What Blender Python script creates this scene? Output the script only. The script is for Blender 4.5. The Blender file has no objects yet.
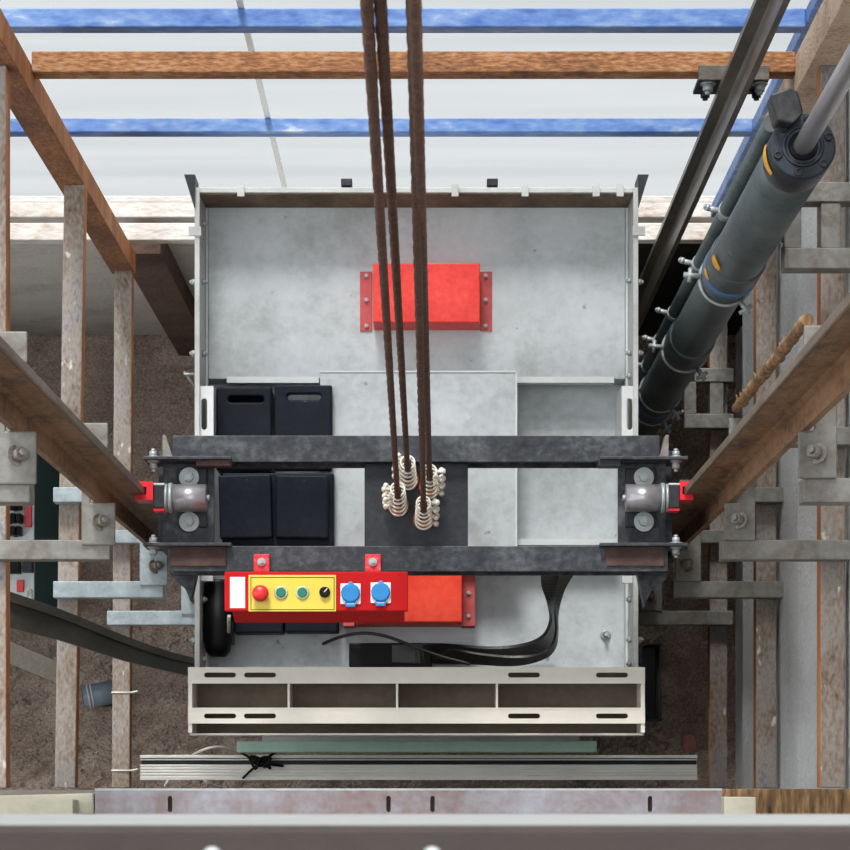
import bpy, bmesh, math, random
from mathutils import Vector, Matrix
random.seed(7)
S = bpy.context.scene
C = S.collection
F = 2400.0            # focal length in pixels of the 850 px frame
CX, CY = 430.0, 788.0 # foot of the plumb line in the photo
CAMZ = 8.8            # camera height above the pit floor

def X(px, d): return (px - CX) * d / F
def Y(py, d): return (CY - py) * d / F
def P(px, py, d): return Vector((X(px, d), Y(py, d), CAMZ - d))
def Z(d): return CAMZ - d

# ------------------------------------------------------------------ materials
def lin(c):
    return tuple(((v/255)/12.92 if v/255 <= .04045 else ((v/255+.055)/1.055)**2.4) for v in c) + (1,)

def mat(name, cols, scale=6.0, detail=6.0, rough=.6, metal=0.0, bump=.15, bscale=60.0, pos=None,
        stretch=(1, 1, 1), grain=.25, spec=.5, spots=None):
    """layered procedural surface: broad mottling, fine grain, optional spots, bump"""
    m = bpy.data.materials.new(name); m.use_nodes = True
    nt = m.node_tree; N = nt.nodes; L = nt.links
    b = N['Principled BSDF']
    tc = N.new('ShaderNodeTexCoord'); mp = N.new('ShaderNodeMapping')
    mp.inputs['Scale'].default_value = stretch
    L.new(tc.outputs['Object'], mp.inputs['Vector'])
    n1 = N.new('ShaderNodeTexNoise'); n1.inputs['Scale'].default_value = scale
    n1.inputs['Detail'].default_value = detail; n1.inputs['Roughness'].default_value = .65
    L.new(mp.outputs[0], n1.inputs['Vector'])
    n2 = N.new('ShaderNodeTexNoise'); n2.inputs['Scale'].default_value = bscale
    n2.inputs['Detail'].default_value = 5
    L.new(mp.outputs[0], n2.inputs['Vector'])
    mx = N.new('ShaderNodeMix'); mx.data_type = 'FLOAT'; mx.inputs[0].default_value = grain
    L.new(n1.outputs['Fac'], mx.inputs[2]); L.new(n2.outputs['Fac'], mx.inputs[3])
    cr = N.new('ShaderNodeValToRGB')
    n = len(cols)
    if pos is None: pos = [.32 + .36*i/max(1, n-1) for i in range(n)]
    els = cr.color_ramp.elements
    while len(els) < n: els.new(.5)
    for e, c, p in zip(els, cols, pos): e.position = p; e.color = lin(c)
    L.new(mx.outputs[0], cr.inputs[0])
    out = cr.outputs[0]
    if spots:
        scol, sscale, thr = spots
        v = N.new('ShaderNodeTexNoise'); v.inputs['Scale'].default_value = sscale
        v.inputs['Detail'].default_value = 3
        L.new(mp.outputs[0], v.inputs['Vector'])
        r2 = N.new('ShaderNodeValToRGB'); r2.color_ramp.elements[0].position = thr
        r2.color_ramp.elements[1].position = min(1, thr+.06)
        L.new(v.outputs['Fac'], r2.inputs[0])
        m2 = N.new('ShaderNodeMix'); m2.data_type = 'RGBA'
        L.new(r2.outputs[0], m2.inputs[0]); L.new(out, m2.inputs[6])
        m2.inputs[7].default_value = lin(scol); out = m2.outputs[2]
    L.new(out, b.inputs['Base Color'])
    b.inputs['Roughness'].default_value = rough; b.inputs['Metallic'].default_value = metal
    b.inputs['Specular IOR Level'].default_value = spec
    if bump:
        bp = N.new('ShaderNodeBump'); bp.inputs['Strength'].default_value = bump
        bp.inputs['Distance'].default_value = .01
        L.new(n2.outputs['Fac'], bp.inputs['Height']); L.new(bp.outputs[0], b.inputs['Normal'])
    return m

M = {}
M['dirt'] = mat('dirt', [(116,100,90),(172,152,138),(208,192,180)], 5, 8, .95, bump=1.0, bscale=110, grain=.55)
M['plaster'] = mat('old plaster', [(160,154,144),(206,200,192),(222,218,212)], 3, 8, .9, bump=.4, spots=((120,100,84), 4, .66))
M['darkwall'] = mat('bare brick wall', [(60,44,38),(96,74,62),(118,96,84)], 4, 8, .95, bump=.8)
M['sidewall'] = mat('wall render', [(196,196,194),(226,226,226),(238,238,236)], 5, 9, .9, bump=.7, bscale=160, grain=.45, stretch=(1,.6,1))
M['frontwall'] = mat('concrete', [(110,104,98),(140,134,128)], 3, 6, .9)
M['ledge'] = mat('flaking painted ledge', [(230,227,223),(208,199,190),(146,98,66)], 9, 8, .8, bump=.5, stretch=(.5,1,1), pos=[.42,.56,.7])
M['rust'] = mat('rusty tube', [(80,50,34),(142,92,54),(166,118,74),(136,136,134)], 9, 9, .75, bump=.5, bscale=140, grain=.45, pos=[.34,.48,.55,.66], stretch=(.35,1,.35))
M['rustgrey'] = mat('worn rusty tube', [(92,62,44),(130,114,100),(154,146,139),(96,102,116)], 8, 9, .7, bump=.4, bscale=130, grain=.4, pos=[.33,.43,.56,.67], spots=((206,200,192), 34, .67), stretch=(1,.5,1))
M['rustpale'] = mat('pale rusty tube', [(140,92,60),(206,180,154),(222,206,188)], 8, 9, .75, bump=.4, bscale=120, grain=.4)
M['rail'] = mat('greasy rusty rail', [(40,30,22),(112,84,58),(146,108,74),(140,124,104)], 9, 9, .55, .25, bump=.5, bscale=70, grain=.35, stretch=(1,1,.45), pos=[.34,.45,.55,.7])
M['railtip'] = mat('worn rail blade', [(84,74,62),(124,110,94),(150,138,122)], 9, 6, .45, .4, bump=.2, stretch=(1,1,.3))
M['darkrail'] = mat('dark oiled rail', [(58,52,46),(96,90,82),(134,128,118)], 8, 6, .35, .25, bump=.15, stretch=(1,1,.2))
M['galv'] = mat('galvanised steel', [(122,134,140),(150,162,166),(176,186,188)], 22, 6, .45, .1, bump=.1)
M['galvdull'] = mat('dull stained galvanised steel', [(98,86,74),(122,120,114),(142,142,138)], 14, 8, .55, .25, bump=.2, grain=.35)
M['roof'] = mat('dusty galvanised sheet', [(158,162,162),(184,190,192),(198,203,206)], 4.5, 10, .5, .12, bump=.08, bscale=50, grain=.3, spots=((132,134,134), 26, .7))
M['roofedge'] = mat('clean sheet edge', [(196,200,200),(214,216,214)], 8, 4, .4, .2, bump=0)
M['carwall'] = mat('car wall sheet', [(166,168,164),(198,200,198)], 6, 5, .5, .2, bump=.05)
M['header'] = mat('cream powder coat', [(212,208,195),(224,221,210)], 6, 6, .5, .05, bump=.05)
M['recess'] = mat('dusty header pan', [(92,80,68),(120,108,94)], 8, 8, .8, bump=.3)
M['green'] = mat('pale green sheet', [(160,196,180),(184,216,198)], 8, 5, .5, bump=.05)
M['sling'] = mat('mill scale steel', [(30,32,36),(54,57,62),(92,95,100)], 11, 9, .5, .45, bump=.2, grain=.4)
M['primer'] = mat('worn primer', [(44,28,24),(66,44,38),(92,70,62)], 9, 8, .7, bump=.2)
M['darkplate'] = mat('dark steel plate', [(26,28,32),(40,43,48),(58,60,64)], 7, 8, .5, .4, bump=.15)
M['black'] = mat('black paint', [(6,6,8),(12,12,14)], 8, 5, .5, bump=.05, spec=.2)
M['slab'] = mat('navy black slab', [(5,9,20),(9,15,30),(22,28,42)], 9, 7, .55, .0, bump=.1, spec=.2, spots=((120,124,130), 70, .73))
M['rubber'] = mat('black cable sheath', [(20,20,20),(40,39,36)], 10, 4, .38, bump=.05, stretch=(1,1,1))
M['redpaint'] = mat('scuffed red paint', [(224,42,34),(236,66,54),(232,120,106)], 11, 9, .5, bump=.05, pos=[.4,.55,.74], grain=.35)
M['orange'] = mat('scuffed orange red paint', [(228,48,26),(236,72,42),(222,98,70)], 11, 9, .5, bump=.05, pos=[.4,.55,.74], grain=.35)
M['redflange'] = mat('dull red flange', [(172,60,60),(196,92,90)], 14, 6, .6, bump=.05)
M['ctrl'] = mat('glossy red enamel', [(172,4,10),(184,8,14)], 5, 3, .6, bump=0, spec=.2)
M['ctrldark'] = mat('red enamel skirt', [(180,4,10),(190,8,14)], 5, 3, .6, bump=0, spec=.2)
M['spray'] = mat('sprayed red bracket', [(200,30,44),(214,56,66),(170,120,120)], 60, 6, .6, bump=0, pos=[.45,.55,.66])
M['yellow'] = mat('yellow plate', [(214,190,62),(220,198,74)], 5, 3, .4, bump=0)
M['yellowline'] = mat('dark plate border', [(72,64,30),(80,72,36)], 5, 3, .5, bump=0)
M['white'] = mat('white label', [(232,226,232),(240,236,240)], 5, 3, .5, bump=0)
M['pinkred'] = mat('red mushroom cap', [(206,34,36),(214,46,46)], 8, 3, .35, bump=0)
M['greenbtn'] = mat('green button', [(0,104,74),(2,118,86)], 8, 3, .35, bump=0)
M['chromering'] = mat('bright ring', [(190,196,180),(214,218,204)], 8, 3, .3, .4, bump=0)
M['blue'] = mat('bright blue plastic', [(0,112,176),(4,124,190)], 8, 3, .35, bump=0)
M['chrome'] = mat('bright steel', [(150,148,152),(176,174,178)], 20, 4, .3, .6, bump=.02)
M['rodchrome'] = mat('polished piston rod', [(176,178,182),(204,206,210)], 10, 3, .3, .55, bump=0)
M['zinc'] = mat('zinc plated steel', [(150,158,160),(176,182,182)], 40, 4, .4, .3, bump=.03)
M['gib'] = mat('red plastic', [(214,16,34),(228,28,44)], 8, 3, .35, bump=0)
M['rope'] = mat('rusty wire rope', [(50,30,22),(84,54,40),(108,76,58)], 60, 5, .7, .2, bump=.3, bscale=200)
M['spring'] = mat('off white painted spring', [(206,200,184),(232,228,216)], 60, 4, .5, bump=.05)
M['copper'] = mat('coppery washer', [(150,92,66),(186,126,98)], 30, 4, .5, .4, bump=.05)
M['jack'] = mat('slate painted jack', [(56,68,70),(76,88,90),(96,104,102)], 7, 8, .45, .15, bump=.08, spots=((150,136,104), 16, .72))
M['jackhead'] = mat('dark slate jack head', [(22,30,38),(38,46,56),(56,64,72)], 9, 8, .42, .2, bump=.1)
M['bluepaint'] = mat('blue paint band', [(52,96,150),(78,116,160),(90,104,110)], 14, 6, .5, bump=.05)
M['ochre'] = mat('ochre chalk mark', [(222,160,40),(236,178,60)], 20, 5, .7, bump=0)
M['bluesteel'] = mat('flaking blue paint', [(54,90,160),(88,124,182),(120,146,188),(186,194,204)], 16, 9, .5, bump=.1, stretch=(.4,1,1), pos=[.36,.5,.6,.7], grain=.45)
M['joint'] = mat('grey joint strip', [(226,228,226),(236,236,234)], 8, 4, .7, bump=0)
M['wood'] = mat('pale timber', [(158,154,134),(176,172,154),(186,184,170)], 5, 6, .7, bump=.15, stretch=(1,1,5))
M['board'] = mat('weathered fibrous board', [(60,42,28),(128,98,66),(186,152,108)], 24, 8, .85, bump=.8, stretch=(2.4,.35,1), grain=.5)
M['alu'] = mat('ribbed aluminium', [(204,200,190),(232,230,222)], 10, 5, .35, .5, bump=.05, stretch=(.3,1,1))
M['sillplate'] = mat('stained galvanised sill', [(116,86,76),(134,126,130),(154,156,164)], 7, 8, .45, .3, bump=.1)
M['nearbrown'] = mat('brown floor edge', [(34,24,23),(50,37,33)], 6, 5, .7, bump=.1)
M['nearwhite'] = mat('white painted edge', [(140,142,140),(152,154,152)], 6, 5, .6, bump=.05)
M['teal'] = mat('dark teal paint', [(8,92,98),(16,106,112)], 6, 5, .5, bump=.05)
M['panelwhite'] = mat('white board', [(196,206,208),(220,226,226)], 8, 5, .5, bump=.05)
M['brick'] = mat('broken brick', [(150,96,90),(186,134,126)], 20, 6, .9, bump=.5)
M['stone'] = mat('rubble', [(112,100,92),(190,176,164)], 20, 6, .95, bump=.5)
M['wire'] = mat('white cable', [(214,214,208),(228,228,222)], 20, 4, .5, bump=0)

M['blockdark'] = mat('oily black block', [(14,16,20),(30,32,36),(58,56,54)], 30, 6, .5, .1, bump=.1)
M['boltgrey'] = mat('dull bolt steel', [(96,88,78),(132,126,118),(160,156,150)], 30, 5, .5, .3, bump=.05)
M['lining'] = mat('brown sheet', [(70,56,42),(104,88,68),(130,116,96)], 10, 6, .8, bump=.1, stretch=(1,1,.5))
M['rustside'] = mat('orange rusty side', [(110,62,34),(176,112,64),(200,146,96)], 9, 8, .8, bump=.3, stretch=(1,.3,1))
M['conduit'] = mat('blue grey conduit', [(110,126,142),(140,156,170)], 10, 6, .5, bump=.05)

M['shadewall'] = mat('shade painted masonry', [(22,19,18),(36,31,29),(52,45,42)], 6, 8, .95, bump=.6)  # near-black tone paints in the shade on the right of the back wall
M['rustpost'] = mat('rusty corner tube', [(72,48,36),(128,86,58),(184,126,76)], 8, 9, .75, bump=.4, bscale=120, grain=.4, stretch=(1,1,.45))
M['cable'] = mat('dusty flat cable', [(38,36,31),(56,53,47),(74,70,62)], 6, 5, .42, bump=.05)

def pane_material():
    m = bpy.data.materials.new('frosted sheet'); m.use_nodes = True
    nt = m.node_tree; N = nt.nodes; L = nt.links
    N.remove(N['Principled BSDF']); out = N['Material Output']
    tc = N.new('ShaderNodeTexCoord'); mp = N.new('ShaderNodeMapping')
    mp.inputs['Scale'].default_value = (.25, 1, 3.2); L.new(tc.outputs['Object'], mp.inputs[0])
    n = N.new('ShaderNodeTexNoise'); n.inputs['Scale'].default_value = 1.3; n.inputs['Detail'].default_value = 4
    L.new(mp.outputs[0], n.inputs['Vector'])
    cr = N.new('ShaderNodeValToRGB')
    cr.color_ramp.elements[0].position = .35; cr.color_ramp.elements[0].color = (.05,.054,.056,1)
    cr.color_ramp.elements[1].position = .62; cr.color_ramp.elements[1].color = (.09,.092,.093,1)
    L.new(n.outputs['Fac'], cr.inputs[0])
    t = N.new('ShaderNodeBsdfTranslucent'); d = N.new('ShaderNodeBsdfDiffuse')
    L.new(cr.outputs[0], t.inputs[0]); L.new(cr.outputs[0], d.inputs[0])
    mx = N.new('ShaderNodeMixShader'); mx.inputs[0].default_value = .3
    L.new(t.outputs[0], mx.inputs[1]); L.new(d.outputs[0], mx.inputs[2]); tr = N.new('ShaderNodeBsdfTransparent'); m2 = N.new('ShaderNodeMixShader'); m2.inputs[0].default_value = .42
    L.new(mx.outputs[0], m2.inputs[1]); L.new(tr.outputs[0], m2.inputs[2]); L.new(m2.outputs[0], out.inputs[0])
    return m
M['pane'] = pane_material()

# ------------------------------------------------------------------ mesh helpers
class MB:
    def __init__(self): self.bm = bmesh.new()
    def box(self, x0, x1, y0, y1, z0, z1):
        x0, x1 = sorted((x0, x1)); y0, y1 = sorted((y0, y1)); z0, z1 = sorted((z0, z1))
        v = [self.bm.verts.new(p) for p in ((x0,y0,z0),(x1,y0,z0),(x1,y1,z0),(x0,y1,z0),(x0,y0,z1),(x1,y0,z1),(x1,y1,z1),(x0,y1,z1))]
        for f in ((3,2,1,0),(4,5,6,7),(0,1,5,4),(1,2,6,5),(2,3,7,6),(3,0,4,7)):
            self.bm.faces.new([v[i] for i in f])
        return self
    def pbox(self, px0, py0, px1, py1, d, h):
        """box whose top face, at depth d, spans the given stretch of the plan; h is its height"""
        return self.box(X(px0,d), X(px1,d), Y(py1,d), Y(py0,d), Z(d)-h, Z(d))
    def prism(self, pts, z0, z1, holes=()):
        """extruded polygon in plan (x,y), with holes"""
        bm2 = bmesh.new(); edges = []
        for loop in [pts] + list(holes):
            vs = [bm2.verts.new((x, y, z0)) for x, y in loop]
            for i in range(len(vs)): edges.append(bm2.edges.new((vs[i], vs[(i+1) % len(vs)])))
        bmesh.ops.triangle_fill(bm2, use_beauty=True, use_dissolve=False, edges=edges, normal=(0,0,1))
        r = bmesh.ops.extrude_face_region(bm2, geom=bm2.faces[:])
        bmesh.ops.translate(bm2, vec=(0,0,z1-z0), verts=[g for g in r['geom'] if isinstance(g, bmesh.types.BMVert)])
        bmesh.ops.recalc_face_normals(bm2, faces=bm2.faces[:])
        self.merge(bm2); return self
    def merge(self, bm2):
        me = bpy.data.meshes.new('tmp'); bm2.to_mesh(me); bm2.free(); self.bm.from_mesh(me); bpy.data.meshes.remove(me)
    def sect(self, prof, axis, a, b):
        """profile of (u,v) pairs swept along an axis: axis 'y' -> (x,z), 'x' -> (y,z)"""
        n = len(prof)
        def pt(u, v, t): return (u, t, v) if axis == 'y' else (t, u, v)
        r0 = [self.bm.verts.new(pt(u, v, a)) for u, v in prof]
        r1 = [self.bm.verts.new(pt(u, v, b)) for u, v in prof]
        fs = [self.bm.faces.new((r0[i], r0[(i+1)%n], r1[(i+1)%n], r1[i])) for i in range(n)]
        fs += [self.bm.faces.new(r0), self.bm.faces.new(r1)]
        bmesh.ops.recalc_face_normals(self.bm, faces=fs)
        return self
    def cyl(self, p0, p1, r0, r1=None, seg=24):
        p0, p1 = Vector(p0), Vector(p1); r1 = r0 if r1 is None else r1
        self.tube([p0, p1], [r0, r1], seg); return self
    def tube(self, path, r, seg=12, lobes=0, pitch=.1, depth=.12):
        path = [Vector(p) for p in path]; n = len(path)
        rs = r if isinstance(r, (list, tuple)) else [r]*n
        rings = []; up = None; s = 0
        for i, p in enumerate(path):
            t = (path[min(i+1, n-1)] - path[max(i-1, 0)]).normalized()
            if up is None: up = t.orthogonal().normalized()
            up = (up - t*up.dot(t)).normalized(); side = t.cross(up)
            if i: s += (p - path[i-1]).length
            ring = []
            for k in range(seg):
                a = 2*math.pi*k/seg
                rr = rs[i]
                if lobes: rr *= 1 + depth*math.cos(lobes*(a - 2*math.pi*s/(pitch)))
                ring.append(self.bm.verts.new(p + rr*(math.cos(a)*up + math.sin(a)*side)))
            rings.append(ring)
        for i in range(n-1):
            for k in range(seg):
                f = self.bm.faces.new((rings[i][k], rings[i][(k+1)%seg], rings[i+1][(k+1)%seg], rings[i+1][k])); f.smooth = True
        self.bm.faces.new(rings[0][::-1]); self.bm.faces.new(rings[-1])
        return self
    def ring(self, c, axis, R, r, seg=28, sub=8):
        c = Vector(c); axis = Vector(axis).normalized(); u = axis.orthogonal().normalized(); v = axis.cross(u)
        rows = []
        for i in range(seg):
            a = 2*math.pi*i/seg; dr = math.cos(a)*u + math.sin(a)*v
            rows.append([self.bm.verts.new(c + dr*(R + r*math.cos(2*math.pi*k/sub)) + axis*r*math.sin(2*math.pi*k/sub)) for k in range(sub)])
        for i in range(seg):
            for k in range(sub):
                f = self.bm.faces.new((rows[i][k], rows[(i+1)%seg][k], rows[(i+1)%seg][(k+1)%sub], rows[i][(k+1)%sub])); f.smooth = True
        return self
    def hexbolt(self, p, axis, r, h, washer=None):
        p = Vector(p); a = Vector(axis).normalized()
        if washer: self.tube([p, p + a*.003], washer, 20); p = p + a*.003
        self.tube([p, p + a*h], r, 6); self.tube([p + a*h, p + a*(h*1.5)], r*.55, 10)
        return self
    def dome(self, c, R, h, seg=24, rings=6):
        c = Vector(c)
        pts = [c + Vector((0,0,h*math.sin(math.pi/2*i/rings))) for i in range(rings)] + [c + Vector((0,0,h*.9995))]
        rr = [R*math.cos(math.pi/2*i/rings) for i in range(rings)] + [R*.03]
        return self.tube(pts, rr, seg)
    def ribbon(self, left, right, th):
        """flat band between two edges, th thick downwards along its own normal"""
        n = len(left); rows = []
        for i in range(n):
            a, b = Vector(left[i]), Vector(right[i])
            t = (Vector(left[min(i+1,n-1)]) + Vector(right[min(i+1,n-1)]) - Vector(left[max(i-1,0)]) - Vector(right[max(i-1,0)])).normalized()
            nn = (b-a).cross(t); nn = nn.normalized()*th if nn.length > 1e-6 else Vector((0,0,-th))
            rows.append([self.bm.verts.new(q) for q in (a, b, b+nn, a+nn)])
        fs = []
        for i in range(n-1):
            for k in range(4): fs.append(self.bm.faces.new((rows[i][k], rows[i][(k+1)%4], rows[i+1][(k+1)%4], rows[i+1][k])))
        fs += [self.bm.faces.new(rows[0]), self.bm.faces.new(rows[-1])]
        bmesh.ops.recalc_face_normals(self.bm, faces=fs)
        return self
    def build(self, name, m, parent=None, bevel=0, base=None):
        bmesh.ops.remove_doubles(self.bm, verts=self.bm.verts[:], dist=1e-6)
        bmesh.ops.recalc_face_normals(self.bm, faces=self.bm.faces[:])
        off = Vector((0,0,0))
        if parent:
            p = parent
            while p: off = off + p.location; p = p.parent
        else:
            vs = [v.co for v in self.bm.verts]
            off = Vector(((min(v.x for v in vs)+max(v.x for v in vs))/2, (min(v.y for v in vs)+max(v.y for v in vs))/2, min(v.z for v in vs)))
            if base is not None: off = Vector(base)
        for v in self.bm.verts: v.co -= off
        me = bpy.data.meshes.new(name); self.bm.to_mesh(me); self.bm.free()
        me.materials.append(M[m])
        o = bpy.data.objects.new(name, me); C.objects.link(o)
        if parent: o.parent = parent
        else: o.location = off
        if bevel:
            bv = o.modifiers.new('bevel', 'BEVEL'); bv.width = bevel; bv.segments = 2; bv.limit_method = 'ANGLE'
            bv.angle_limit = math.radians(40)
        return o

def tag(o, label, cat, group=None, kind=None):
    o['label'] = label; o['category'] = cat
    if group: o['group'] = group
    if kind: o['kind'] = kind
    return o
def thing(name, loc, label, cat, group=None, kind=None):
    o = bpy.data.objects.new(name, None); C.objects.link(o); o.location = Vector(loc); o.empty_display_size = .05
    return tag(o, label, cat, group, kind)
def copy_thing(o, shift):
    r = o.copy(); C.objects.link(r); r.location = o.location + Vector(shift)
    for ch in list(o.children):
        c = ch.copy(); C.objects.link(c); c.parent = r
        for g in list(ch.children):
            e = g.copy(); C.objects.link(e); e.parent = c
    return r
def slot(cx, cy, w, h, n=6):
    """rounded slot outline (x,y), w long and h high (or the reverse)"""
    out = []
    if w >= h:
        r = h/2
        for i in range(n+1): a = -math.pi/2 + math.pi*i/n; out.append((cx + w/2 - r + r*math.cos(a), cy + r*math.sin(a)))
        for i in range(n+1): a = math.pi/2 + math.pi*i/n; out.append((cx - w/2 + r + r*math.cos(a), cy + r*math.sin(a)))
    else:
        r = w/2
        for i in range(n+1): a = math.pi*i/n; out.append((cx + r*math.cos(a), cy + h/2 - r + r*math.sin(a)))
        for i in range(n+1): a = math.pi + math.pi*i/n; out.append((cx + r*math.cos(a), cy - h/2 + r + r*math.sin(a)))
    return out
def rect(x0, x1, y0, y1): return [(x0,y0),(x1,y0),(x1,y1),(x0,y1)]

# ------------------------------------------------------------------ setting
TOP = 9.6
bm = MB()
# gently uneven earth floor
gx, gy = 90, 70
x0, x1, y0, y1 = -2.6, 1.25, -.24, 1.78
vv = [[bm.bm.verts.new((x0+(x1-x0)*i/gx, y0+(y1-y0)*j/gy, random.uniform(-.012,.012))) for j in range(gy+1)] for i in range(gx+1)]
for i in range(gx):
    for j in range(gy): bm.bm.faces.new((vv[i][j], vv[i+1][j], vv[i+1][j+1], vv[i][j+1]))
o = bm.build('floor', 'dirt', base=(0,0,0)); tag(o, 'brown earth and gravel floor at the bottom of the shaft', 'floor', kind='structure')

def struct(name, b, m, label, cat, bevel=0):
    return tag(b.build(name, m, bevel=bevel), label, cat, kind='structure')
struct('wall_back', MB().box(-2.6, .30, 1.66, 1.765, -.05, Z(7.25)), 'plaster', 'stained plaster wall below the glazing at the back', 'wall')
struct('wall_rear', MB().box(.30, 1.25, 1.66, 1.765, -.05, Z(7.25)), 'shadewall', 'back wall with shade painted in dark behind the foot of the hydraulic jack', 'wall')
struct('shade_wall_left', MB().box(-2.75, -2.6, -.3, .5, -.05, 1.0).box(-2.75, -2.6, .45, 1.9, -.05, 4.6), 'frontwall', 'unseen concrete wall added at far left, stepped to shade the rear floor', 'wall')  # added out of view; its taller rear part keeps light off the floor
struct('wall_front', MB().box(-2.6, 1.25, -.42, -.24, -.05, TOP-.5), 'frontwall', 'concrete wall under the landing at the front', 'wall')
prof = [(1.15, Z(9)), (1.15, Z(2.3)), (.93, Z(2.3))]
d = 2.35
for k in range(5):
    prof += [(.945, Z(d)), (.884, Z(d+.42)), (.884, Z(d+.82 if k < 4 else d+.44))]; d += 1.0
prof += [(1.12, Z(6.81)), (1.12, Z(9))]
prof = [(a, max(b, -.05)) for a, b in prof]
struct('wall_right', MB().sect(prof, 'y', -.24, 1.72), 'sidewall', 'pale grey rendered side wall with horizontal ribs on the right', 'wall')
# ledge under the glazing
struct('trim_1', MB().box(-2.6, 1.1, 1.70, 1.765, Z(7.25), Z(7.15)), 'ledge', 'flaking white ledge below the glazing', 'ledge', .004)
struct('trim_2', MB().box(-.92, -.80, 1.585, 1.66, -.05, Z(7.12)), 'darkwall', 'dark brick pier under the left rear corner post', 'pier')

# glazing
GY = 1.745
GT = 10.6
w = thing('window_1', (0, GY, Z(7.15)), 'bright frosted glazing behind the shaft with blue rails', 'window', kind='structure')
xj = (285-CX)/ (F) * (GY*F/(CY-187))     # the joint falls on the plumb direction
MB().box(-2.6, xj, GY, GY+.0015, Z(7.15), GT).build('window_pane', 'pane', w)
MB().box(xj, 1.1, GY, GY+.0015, Z(7.15), GT).build('window_pane', 'pane', w)
MB().box(xj-.007, xj+.007, GY-.008, GY-.001, Z(7.15), GT).build('joint_strip', 'joint', w)
for py, h, dy in ((8, .047, .042), (118, .05, .036), (-95, .05, .04)):
    yb = 1.735; dd = yb*F/(CY-py)
    MB().box(-2.6, .836, yb-dy, yb, Z(dd)-h, Z(dd)).build('blue_rail', 'bluesteel', w, .003)
MB().box(.836, .858, 1.70, 1.735, Z(7.15), GT).build('blue_post', 'bluesteel', w, .003)
MB().box(.874, .894, 1.705, 1.735, Z(7.15), GT).build('blue_post', 'bluesteel', w, .003)

# ------------------------------------------------------------------ rusty frame round the shaft
fr = thing('steel_frame', (0, 1.62, 0), 'rusty welded steel tube frame lining the lift shaft', 'frame')
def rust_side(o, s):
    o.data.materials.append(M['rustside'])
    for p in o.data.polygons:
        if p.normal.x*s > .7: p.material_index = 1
def post(x, m):
    xa, xb_ = (-.942, -.872) if x < 0 else (.80, .865)
    o = MB().box(xa, xb_, 1.522, 1.585 if x < 0 else 1.605, Z(7.11) if x < 0 else 0, TOP).build('corner_post', m, fr, .003)
    if x < 0: rust_side(o, 1)
post(-1, 'rustpost'); post(1, 'rustpale')
for lv in range(2, 8):
    dd = lv + .052
    a, b_ = (-.897, -.921) if lv == 6 else ((-.902, -.909) if lv == 7 else (-.918, -.918))
    b = MB(); hw = .026
    zt, zb = Z(dd), Z(dd)-.05
    y0_, y1_ = 0, 1.522
    vs = [b.bm.verts.new(p) for p in ((b_-hw,y0_,zb),(b_+hw,y0_,zb),(a+hw,y1_,zb),(a-hw,y1_,zb),(b_-hw,y0_,zt),(b_+hw,y0_,zt),(a+hw,y1_,zt),(a-hw,y1_,zt))]
    for f in ((3,2,1,0),(4,5,6,7),(0,1,5,4),(1,2,6,5),(2,3,7,6),(3,0,4,7)): b.bm.faces.new([vs[i] for i in f])
    rust_side(b.build('side_beam', 'rustgrey', fr, .003), 1)
    rust_side(MB().box(.822, .874, 0, 1.522, zb, zt).build('side_beam', 'rustgrey', fr, .003), -1)
db = 5.25
MB().box(-.872, .80, Y(72,db), Y(51,db), Z(db)-.055, Z(db)).build('back_beam', 'rust', fr, .003)
db = 7.0
MB().box(-1.3, .842, Y(240,db), Y(220,db)-.008, Z(db)-.05, Z(db)).build('back_beam', 'ledge', fr, .003)

# ------------------------------------------------------------------ guide rails
def t_rail(tip, sgn, yc, name, label):
    t = thing(name, (tip, yc, 0), label, 'rail', 'T guide rails beside the car')
    MB().box(tip, tip+sgn*.006, yc-.008, yc+.008, .0, TOP).build('blade_edge', 'railtip', t, .002)
    x1 = tip + sgn*.066; x2 = tip + sgn*.078
    MB().prism([(tip+sgn*.006, yc-.008), (x1-sgn*.012, yc-.008), (x1, yc-.013), (x1, yc-.052), (x2, yc-.052), (x2, yc+.052), (x1, yc+.052), (x1, yc+.013), (x1-sgn*.012, yc+.008), (tip+sgn*.006, yc+.008)], 0, TOP).build('rail_body', 'rail', t)
    return t
LT, RT, RY = -.624, .556, .650
rl = t_rail(LT, -1, RY, 'guide_rail', 'rusty T guide rail running down the left side')
rr = t_rail(RT, 1, RY, 'guide_rail', 'rusty T guide rail running down the right side')

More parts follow.
